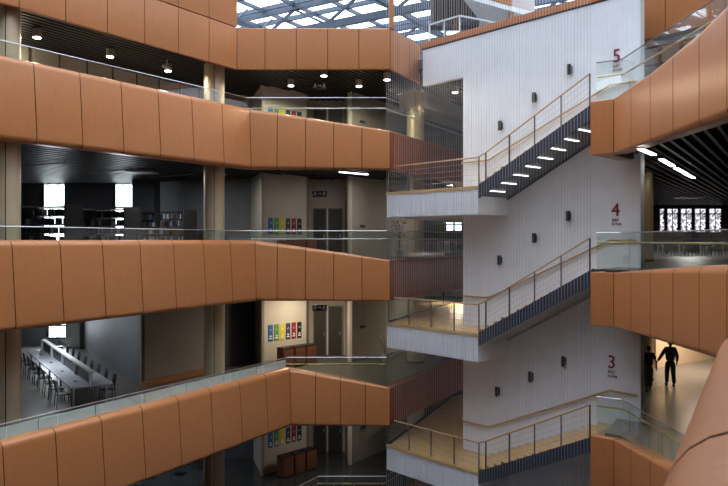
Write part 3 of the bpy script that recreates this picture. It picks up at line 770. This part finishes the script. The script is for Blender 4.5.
# ------------------------------------------------------------------ lamps
def can(px, py, zc, z_top, lab, energy=60):
    d = zc*700/(240-py); x = (px-364)/700*d
    t = thing('downlight', (x, d, zc-.15), lab, 'ceiling light', 'round ceiling downlights')
    s = MB(); s.cyl(x, d, zc-.11, zc+.16, .14, 20); s.build('housing', 'can', t, smooth='auto')
    s = MB(); s.cyl(x, d, zc-.14, zc-.112, .12, 20); s.build('lens', 'lamp', t)
    s = MB(); s.cyl(x, d, zc+.16, z_top, .02, 8); s.build('stem', 'black', t)
    if energy:
        L = bpy.data.lights.new('lamp', 'SPOT'); L.energy = energy; L.color = (1, .86, .68); L.spot_size = 3.1; L.spot_blend = .25; L.shadow_soft_size = .12
        o = bpy.data.objects.new('lamp', L); C.objects.link(o); o.parent = t; o.location = (0, 0, -.02)
pos = ['left end of the sloping row', 'second from the left', 'third from the left beside the column', 'left of the exit sign', 'right of the exit sign, highest', 'in front of the corridor wall', 'nearest the cable screen']
for (px, py), w in zip(((37, 34), (110, 53.5), (168, 68), (291, 83), (324, 73), (359, 83.5), (387, 77)), pos):
    can(px, py, 6.75, 7.05, f'round fifth-floor ceiling downlight, {w}', 250)
can(455, 90, 6.75, 7.05, 'round fifth-floor ceiling downlight seen past the edge of the white wall', 50)
LEFT_STRIP = strip('linear_light', (-1.04, 30.2, 2.93), (.15, 31.3, 2.93), 'bright linear lamp in the fourth-floor slatted ceiling, left gallery')
wz = 2.52
for j, (a, b) in enumerate((((640, 147.5), (654, 153.5)), ((661, 158), (673, 165)), ((675.5, 167), (686, 172.5)), ((685, 172.5), (693.5, 177)))):
    pts = []
    for px, py in (a, b):
        d = wz*700/(240-py); pts.append(((px-364)/700*d, d, wz-.04))
    strip('linear_light', pts[0], pts[1], f'bright linear lamp in the ceiling right of the red four, {("nearest", "second nearest", "third", "farthest")[j]} in its row', 'linear lamps in the right ceiling', w=.14)
s = MB(); s.cyl(10.2, 17.6, 2.5, 2.72, .12, 14); tag(s.build('ceiling_sensor', 'white'), 'small round white sensor on the slatted ceiling, right', 'sensor')
# security camera above fifth floor
t = thing('security_camera', (-6.2, 28.4, 6.2), 'small white security camera by the ivory column, fifth floor', 'camera')
s = MB(); s.tube([(-7.6, 27.0, 6.95), (-7.6, 27.0, 6.75)], .02, 6); s.build('bracket', 'white', t)
s = MB(); s.tube([(-7.75, 26.9, 6.7), (-7.45, 27.1, 6.62)], .06, 8); s.build('camera_body', 'white', t)
# library linear lamps and ceiling tracks
for j in range(4):
    a = Vector((-13+j*1.8, 24+j*2.4, 2.93)); strip_t = MB(); strip_t.beam(a, a-PX*3.0, .08, .05)
    tag(strip_t.build('ceiling_track', 'grey'), f'grey ceiling track over the library shelves, {("first", "second", "third", "fourth")[j]} from the camera', 'track', 'ceiling tracks over the shelves')

def light(kind, loc, energy, col, size=1, rot=None, name='lamp_light', sy=None):
    L = bpy.data.lights.new(name, kind); L.energy = energy; L.color = col
    if kind == 'AREA':
        L.size = size
        if sy: L.shape = 'RECTANGLE'; L.size_y = sy
    elif kind == 'POINT': L.shadow_soft_size = size
    o = bpy.data.objects.new(name, L); C.objects.link(o); o.location = loc
    if rot: o.rotation_euler = rot
    return o
warm = (1, .84, .62)
def fill_lamp(loc, energy, col, size, where):  # fill lights added to brighten the rooms, each given a ceiling housing
    x, y, z = loc
    t = thing('fill_panel', loc, 'added square fill light panel '+where, 'ceiling light')
    m_ = MB(); h = size/2
    m_.box(x-h-.05, y-h-.05, z+.01, x+h+.05, y+h+.05, z+.09); m_.build('housing', 'can', t)
    L = light('AREA', (0, 0, 0), energy, col, size); L.parent = t
fill_lamp((-2.3, 31.3, -2.27), 130, warm, .9, 'over the posters, third floor')
fill_lamp((5, 36, -2.27), 110, warm, .9, 'behind the stair, third floor')
fill_lamp((4.8, 37, 2.88), 70, (1, .9, .8), .8, 'behind the stair, fourth floor')
L = light('AREA', (0, 0, 0), 55, (1, .92, .84), 1.4, (0, 0, math.atan2(1.1, 1.19)), sy=.1); L.parent = LEFT_STRIP; L.location = (0, 0, -.03)
fill_lamp((14.8, 30.0, -2.25), 230, (1, .86, .70), 1.4, 'in the room where two people walk')
fill_lamp((20, 43, 2.55), 330, (1, .92, .85), 1.2, 'over the cafe tables')
fill_lamp((-1.0, 31, -7.12), 30, (1, .9, .8), .8, 'before the two doors, second floor')
fill_lamp((-9, 31, -7.12), 45, (.9, .95, 1), .8, 'over the chairs, second floor')
fill_lamp((14.5, 23, 6.6), 220, (1, .97, .93), 1.2, 'behind the upper right glazing')
fill_lamp((-12.6, 27.6, -2.25), 85, (.88, .94, 1), 1.2, 'over the long desk')
fill_lamp((-9.5, 30, 2.86), 110, (.9, .95, 1), 1, 'over the library shelves')
fill_lamp((-6.5, 31.0, 2.86), 22, (1, .96, .9), .6, 'by the ivory column, fourth floor')
light('AREA', (-16.6, 37.8, -4.1), 160, (.85, .92, 1), 1.1, (PI/2, 0, PI), sy=2.2, name='window_daylight')
light('AREA', (-16.4, 36.8, 1.4), 45, (.85, .92, 1), 1.1, (PI/2, 0, PI), sy=3, name='window_daylight')
light('AREA', (-12.7, 36.8, 1.4), 45, (.85, .92, 1), 1.0, (PI/2, 0, PI), sy=3, name='window_daylight')
light('POINT', (-12.1, 24.2, 6.2), 40, warm, .1)

# ------------------------------------------------------------------ reading room furniture
l = Vector((-.557, .83, 0)); w = Vector((.83, .557, 0)); c0 = Vector((-9.94, 23.7, 0)); zf = FL[3]
mid = c0+w*.7+l*4.75
t = thing('reading_desk', mid+Vector((0, 0, zf)), 'long pale grey shared desk with a low central screen, third-floor reading room', 'desk')
def lb(mb, s0, s1, t0, t1, z0, z1):
    c = c0+l*(s0+s1)/2+w*(t0+t1)/2+Vector((0, 0, (z0+z1)/2)); mb.obox(c, l*(s1-s0)/2, w*(t1-t0)/2, Vector((0, 0, (z1-z0)/2)))
s = MB(); lb(s, 0, 9.5, 0, 1.4, zf+.72, zf+.76); s.build('tabletop', 'desk', t)
s = MB(); lb(s, .05, 9.45, .68, .72, zf+.76, zf+1.16); s.build('screen', 'divider', t)
s = MB(); lb(s, 0, 9.5, .62, .80, zf+1.16, zf+1.22); s.build('cap_rail', 'white', t)
for j in range(5):
    s = MB(); lb(s, j*2.35, j*2.35+.06, .6, .70, zf+.76, zf+1.18); s.build('divider_post', 'white', t)
for j in range(5):
    for q in (.12, 1.22): s = MB(); lb(s, .2+j*2.25, .26+j*2.25, q, q+.06, zf+.0, zf+.72); s.build('leg', 'steel', t)
    s = MB(); lb(s, .2+j*2.25, .26+j*2.25, .18, 1.22, zf+.66, zf+.72); s.build('cross_bar', 'steel', t)
for j in range(4):
    s = MB(); lb(s, .9+j*2.3, 1.05+j*2.3, .3, .4, zf+.76, zf+.775); s.build('cable_grommet', 'black', t)
def make_chair(name, label, m, grp):
    t = thing(name, (0, 0, 0), label, 'chair', grp)
    s = MB(); s.box(-.22, -.22, .43, .22, .22, .46); s.build('seat', m, t, local=True)
    s = MB(); s.add([(-.2, .2, .56), (.2, .2, .56), (.2, .26, .95), (-.2, .26, .95), (-.2, .225, .56), (.2, .225, .56), (.2, .285, .95), (-.2, .285, .95)],
                    [(0, 1, 2, 3), (7, 6, 5, 4), (0, 4, 5, 1), (1, 5, 6, 2), (2, 6, 7, 3), (3, 7, 4, 0)]); s.build('backrest', m, t, local=True)
    for sx in (-1, 1):
        for sy in (-1, 1):
            s = MB(); top = .43 if sy < 0 else .6
            s.tube([(sx*.22, sy*.24, 0), (sx*.19, sy*.2, top)], .014, 6); s.build('leg', 'steel' if 0 else 'black', t, local=True)
    return t
proto = None; rz = math.atan2(w.y, w.x)
cnt = 0
for side in (0, 1):
    for j in range(8):
        tt = .62+j*1.16; off = -.12 if side == 0 else 1.36
        p = c0+l*tt+w*off+Vector((0, 0, zf)); ang = math.atan2(l.y, l.x)+(PI if side == 0 else 0)
        # backrest (local +y) points away from the desk
        away = -w if side == 0 else w; ang = math.atan2(away.y, away.x)-PI/2
        lab = f'black chair on the {"near, left" if side == 0 else "far, right"} side of the long desk, number {j+1} from its near end'
        lab = f'black chair on the {"left" if side == 0 else "right"} side of the desk, {["nearest the balustrade","second from the near end","third from the near end","fourth from the near end","fourth from the window","third from the window","second from the window","nearest the window"][j]}'
        if proto is None:
            proto = make_chair('desk_chair', lab, 'chair', 'chairs along the long desk'); proto.location = p; proto.rotation_euler = (0, 0, ang)
        else: dup(proto, p, ang, lab, 'chairs along the long desk')
# chairs on the second floor
for j, (x, y) in enumerate(((-9.5, 31.2), (-8.4, 31.6), (-10.4, 32.3), (-7.6, 32.4), (-9.2, 32.8), (-8.2, 33.6))):
    dup(proto, (x, y, FL[2]), j*1.3, 'black chair in the cluster on the dark second floor beneath the lowest left parapet', 'chairs on the second floor')
# plants
def plant(loc, h, r, lab, leafm, n=120, potm='pot'):
    t = thing('potted_plant', loc, lab, 'plant'); x, y, z = loc
    s = MB(); s.cyl(x, y, z, z+.35, .14, 16, .19); s.build('pot', potm, t, smooth='auto')
    s = MB()
    for k in range(7):
        a = k*.9; s.tube([(x, y, z+.33), (x+.15*r*math.cos(a), y+.15*r*math.sin(a), z+h*.6), (x+r*.7*math.cos(a), y+r*.7*math.sin(a), z+h*.92)], .008, 5)
    s.build('stem', 'leaf', t)
    s = MB()
    for k in range(n):
        a = random.uniform(0, 2*PI); rr = r*math.sqrt(random.random()); zz = z+h*random.uniform(.5, 1.02)
        c = Vector((x+rr*math.cos(a), y+rr*math.sin(a), zz)); d = Vector((random.uniform(-1, 1), random.uniform(-1, 1), random.uniform(-.5, 1))).normalized()
        e = d.cross(Vector((random.random(), random.random(), random.random()))).normalized()
        s.add([c-d*.07, c+e*.028, c+d*.07, c-e*.028], [(0, 1, 2, 3)])
    s.build('foliage', leafm, t)
plant((1.0, 33.2, FL[3]), 1.25, .55, 'leafy potted plant with pale leaves beside the corridor wall, third floor', 'leaf_pale')
plant((-15.5, 35.6, FL[3]), 1.5, .6, 'leafy potted plant in front of the reading room window', 'leaf')
plant((4.35, 39.0, FL[4]), 1.9, .4, 'tall dark potted plant in the fourth-floor corridor behind the stair', 'leaf')
plant((1.75, 34.6, FL[4]), 2.0, .45, 'potted plant at the corridor corner, fourth floor, left of the landing', 'leaf')
# fourth-floor bookcases
book_mats = [mat('book_'+n, c, .6) for n, c in (('pale', (.45, .45, .45)), ('brown', (.14, .07, .04)), ('blue', (.05, .07, .12)), ('black', (.02, .02, .02)))]
bmesh_ = []
for bm in book_mats:
    me = bpy.data.meshes.new('book'); mb = MB(); mb.box(-.02, -.1, 0, .02, .1, .24)
    me.from_pydata(mb.v, [], mb.f); me.materials.append(bm); bmesh_.append(me)
for j, (x, y) in enumerate(((-11.45, 26.8), (-10.0, 29.2), (-8.15, 31.7))):
    cx = Vector((x, y, 0)); L = 2.9; zf4 = FL[4]
    nm = ('nearest', 'middle', 'farthest')[j]
    c = cx-PX*L/2+AX*.4
    t = thing('bookcase', c+Vector((0, 0, zf4)), f'dark open library bookcase with a plain end panel, {nm} of the three', 'bookcase', 'bookcases in the fourth-floor library')
    def pb(mb, p0, p1, a0, a1, z0, z1):
        mb.obox(cx+PX*(p0+p1)/2+AX*(a0+a1)/2+Vector((0, 0, (z0+z1)/2)), PX*(p1-p0)/2, AX*(a1-a0)/2, Vector((0, 0, (z1-z0)/2)))
    s = MB(); pb(s, -.06, 0, 0, .8, zf4, zf4+2.26); s.build('end_panel', 'shelf', t)
    s = MB(); pb(s, -L, -L+.06, 0, .8, zf4, zf4+2.26); s.build('end_panel', 'shelf', t)
    for q in range(1, 3):
        for a0 in (0, .77): s = MB(); pb(s, -L*q/3-.02, -L*q/3+.02, a0, a0+.03, zf4, zf4+2.2); s.build('upright', 'shelf', t)
    for q in range(7):
        s = MB(); pb(s, -L+.06, -.06, .02, .78, zf4+.1+q*.345, zf4+.125+q*.345); s.build('shelf', 'shelf', t)
    for q in range(2, 6):
        for g in range(22):
            if random.random() < .3: continue
            pp = cx-PX*(.15+g*.122)+AX*.13+Vector((0, 0, zf4+.126+q*.345))
            o = bpy.data.objects.new('book', random.choice(bmesh_)); C.objects.link(o); o.location = pp
            o.rotation_euler = (0, 0, math.atan2(PX.y, PX.x)); o.scale = (1, 1, random.uniform(.8, 1.05))
            tag(o, f'book standing in the row on a shelf of the {nm} library bookcase', 'book', f'books in the {nm} library bookcase')

# ------------------------------------------------------------------ dining area, right fourth floor
proto2 = None; table0 = None; ti = 0
names = ['front left', 'front middle', 'front right', 'back left', 'back middle', 'back right']
for row, d in enumerate((39.5, 45.0)):
    for col, px in enumerate((671, 692, 715)):
        x = (px-364)/700*d; nmz = names[ti]
        if table0 is None:
            t = thing('cafe_table', (0, 0, 0), '', 'table', 'cafe tables'); table0 = t
            s = MB(); s.box(-.7, -.4, .72, .7, .4, .75); s.build('tabletop', 'white', t, local=True)
            for sx in (-1, 1):
                for sy in (-1, 1): s = MB(); s.tube([(sx*.62, sy*.33, 0), (sx*.62, sy*.33, .72)], .02, 6); s.build('leg', 'steel', t, local=True)
            t.location = (x, d, FL[4]); t['label'] = f'pale cafe table {nmz} in the dining area by the big windows'
        else: dup(table0, (x, d, FL[4]), 0, f'pale cafe table {nmz} in the dining area by the big windows', 'cafe tables')
        for cx_, cy_, a in ((-.4, -.6, PI), (.4, -.6, PI), (-.4, .6, 0), (.4, .6, 0)):
            lab = f'dark maroon chair at the {nmz} cafe table by the big windows'
            if proto2 is None:
                proto2 = make_chair('cafe_chair', lab, 'maroon', f'chairs at the {nmz} cafe table'); proto2.location = (x+cx_, d+cy_, FL[4]); proto2.rotation_euler = (0, 0, a)
            else: dup(proto2, (x+cx_, d+cy_, FL[4]), a, lab, f'chairs at the {nmz} cafe table')
        ti += 1

# ------------------------------------------------------------------ people
def skin_mesh(nodes, edges, root=0, sub=2):
    me = bpy.data.meshes.new('sk'); me.from_pydata([n[0] for n in nodes], edges, [])
    o = bpy.data.objects.new('sk', me); C.objects.link(o)
    md = o.modifiers.new('Skin', 'SKIN'); md.use_smooth_shade = True
    if not me.skin_vertices: me.skin_vertices.new() if hasattr(me.skin_vertices, 'new') else None
    sv = me.skin_vertices[0].data
    for i, n in enumerate(nodes):
        r = n[1] if hasattr(n[1], '__len__') else (n[1], n[1]); sv[i].radius = r; sv[i].use_root = (i == root)
    s_ = o.modifiers.new('Sub', 'SUBSURF'); s_.levels = sub; s_.render_levels = sub
    dg = bpy.context.evaluated_depsgraph_get(); dg.update(); out = bpy.data.meshes.new_from_object(o.evaluated_get(dg))
    bpy.data.objects.remove(o); bpy.data.meshes.remove(me)
    return out
def person(loc, rz, label, h, lf, rf, larm, rarm, top, trouser, long_sleeve):
    """local frame: faces +Y, x to its right; lf/rf = foot y offset & lift; arms = (elbow, hand)"""
    root = thing('person', loc, label, 'person', rz=rz); k = h/1.75
    S = lambda p: (p[0]*k, p[1]*k, p[2]*k)
    hipL, hipR = (-.09, 0, .92), (.09, 0, .92)
    kneeL = (-.10, lf[0]*.45+.04, .50); kneeR = (.10, rf[0]*.45+.04, .50)
    ankL = (-.10, lf[0], .09+lf[1]); ankR = (.10, rf[0], .09+rf[1])
    N_ = [((0, 0, .97), (.10, .07)), ((0, 0, 1.15), (.10, .07)), ((0, 0, 1.33), (.13, .08)), ((0, -.005, 1.45), (.09, .07)), ((0, .005, 1.53), .052), ((0, .02, 1.60), (.07, .08)), ((0, .02, 1.68), (.075, .09)),
          (hipL, (.06, .07)), (kneeL, .055), (ankL, .037), (hipR, (.06, .07)), (kneeR, .055), (ankR, .037),
          ((-.17, 0, 1.42), .055), (larm[0], .040), (larm[1], .028), ((.17, 0, 1.42), .055), (rarm[0], .040), (rarm[1], .028)]
    E = [(0, 1), (1, 2), (2, 3), (3, 4), (4, 5), (5, 6), (0, 7), (7, 8), (8, 9), (0, 10), (10, 11), (11, 12), (2, 13), (13, 14), (14, 15), (2, 16), (16, 17), (17, 18)]
    def addfingers(hi, el):
        hand = Vector(N_[hi][0]); d = (hand-Vector(el)).normalized(); side = Vector((0, 1, 0))
        side = (side-d*side.dot(d)).normalized(); pi = len(N_)
        N_.append((tuple(hand+d*.05), (.036, .018))); E.append((hi, pi))
        for q, (o, ln) in enumerate(((-.03, .07), (-.01, .085), (.01, .08), (.03, .06))):
            N_.append((tuple(hand+d*.09+side*o), .009)); N_.append((tuple(hand+d*(.09+ln*.8)+side*o*1.1), .008)); n = len(N_); E.append((pi, n-2)); E.append((n-2, n-1))
        N_.append((tuple(hand+d*.04+side*.045), .010)); N_.append((tuple(hand+d*.085+side*.06), .009)); n = len(N_); E.append((hi, n-2)); E.append((n-2, n-1))
    addfingers(15, larm[0]); addfingers(18, rarm[0])
    sc = lambda r: (r[0]*k, r[1]*k) if hasattr(r, '__len__') else r*k
    me = skin_mesh([(S(a), sc(b)) for a, b in N_], E, 0); me.materials.clear(); me.materials.append(M['skin'])
    o = bpy.data.objects.new('body', me); C.objects.link(o); o.parent = root
    def part(name, nodes, edges, m, r0=0):
        fat = lambda b: tuple(x*1.16 for x in b) if hasattr(b, '__len__') else b*1.16
        me = skin_mesh([(S(a), sc(fat(b))) for a, b in nodes], edges, r0); me.materials.clear(); me.materials.append(M[m])
        o = bpy.data.objects.new(name, me); C.objects.link(o); o.parent = root; return o
    part('trousers', [((0, 0, .95), (.165, .12)), (hipL, (.105, .11)), (kneeL, .078), (ankL, .062), (hipR, (.105, .11)), (kneeR, .078), (ankR, .062), ((0, 0, 1.02), (.15, .11))], [(0, 1), (1, 2), (2, 3), (0, 4), (4, 5), (5, 6), (0, 7)], trouser)
    lerp = lambda a, b, t: tuple(a[i]+(b[i]-a[i])*t for i in range(3))
    shL, shR = (-.17, 0, 1.42), (.17, 0, 1.42); fr_ = 1 if long_sleeve else .72
    nodes = [((0, 0, .93), (.178, .13)), ((0, 0, 1.15), (.155, .112)), ((0, 0, 1.34), (.18, .122)), ((0, -.005, 1.44), (.11, .09)), (shL, .075), (lerp(shL, larm[0], fr_), .058), (shR, .075), (lerp(shR, rarm[0], fr_), .058)]
    edges = [(0, 1), (1, 2), (2, 3), (2, 4), (4, 5), (2, 6), (6, 7)]
    if long_sleeve:
        nodes += [(lerp(larm[0], larm[1], .9), .045), (lerp(rarm[0], rarm[1], .9), .045)]; edges += [(5, 8), (7, 9)]
    part('shirt', nodes, edges, top)
    s = MB(); s.blob(S((0, -.005, 1.69)), (.088*k, .105*k, .085*k), 14, 9); s.blob(S((0, -.04, 1.63)), (.078*k, .062*k, .075*k), 12, 8); s.build('hair', 'hair', root, local=True, smooth=True)
    s = MB()
    for sx in (-1, 1):
        s.blob(S((sx*.088, .02, 1.635)), (.014*k, .024*k, .034*k), 8, 6)
    s.blob(S((0, .12, 1.625)), (.016*k, .022*k, .026*k), 8, 6); s.build('ears_and_nose', 'skin', root, local=True, smooth=True)
    for sx, f in ((-1, lf), (1, rf)):
        s = MB(); s.blob(S((sx*.10, f[0]+.05, .05+f[1])), (.05*k, .14*k, .05*k), 12, 8); s.build('shoe', 'shoe', root, local=True, smooth=True)
    return root
person((10.85, 26.7, FL[3]), math.radians(-12), 'person in a black T-shirt and olive trousers walking away close to the white wall', 1.72,
       (-.22, .0), (.22, .0), ((-.26, -.05, 1.15), (-.27, .1, .93)), ((.27, -.06, 1.15), (.30, .02, .90)), 'tee', 'olive', False)
person((12.08, 27.6, FL[3]), math.radians(-5), 'person in a mottled green top walking away with the left arm held out', 1.8,
       (.10, 0), (-.12, .0), ((-.34, -.02, 1.16), (-.46, .04, .93)), ((.25, -.03, 1.14), (.26, .06, .90)), 'camo', 'navy', True)

# ------------------------------------------------------------------ world, camera
wd = bpy.data.worlds.new('sky'); bpy.context.scene.world = wd; wd.use_nodes = True
nt_ = wd.node_tree; bg = nt_.nodes['Background']; bg.inputs[0].default_value = (.88, .935, 1.0, 1); bg.inputs[1].default_value = 5.2
cd = bpy.data.cameras.new('camera'); cam = bpy.data.objects.new('camera', cd); C.objects.link(cam)
cd.sensor_width = 36; cd.lens = 700/728*36; cd.shift_y = -3/728; cd.clip_start = .05; cd.clip_end = 300
cd.dof.use_dof = True; cd.dof.focus_distance = 24; cd.dof.aperture_fstop = 5.6
cam.location = (0, 0, 0); cam.rotation_euler = (PI/2, 0, 0)
sc = bpy.context.scene; sc.camera = cam
sc.view_settings.view_transform = 'Standard'; sc.view_settings.look = 'None'; sc.view_settings.gamma = 1
sc.view_settings.exposure = .18
sc.cycles.max_bounces = 8; sc.cycles.transparent_max_bounces = 24; sc.cycles.sample_clamp_indirect = 6
sc.cycles.use_denoising = True
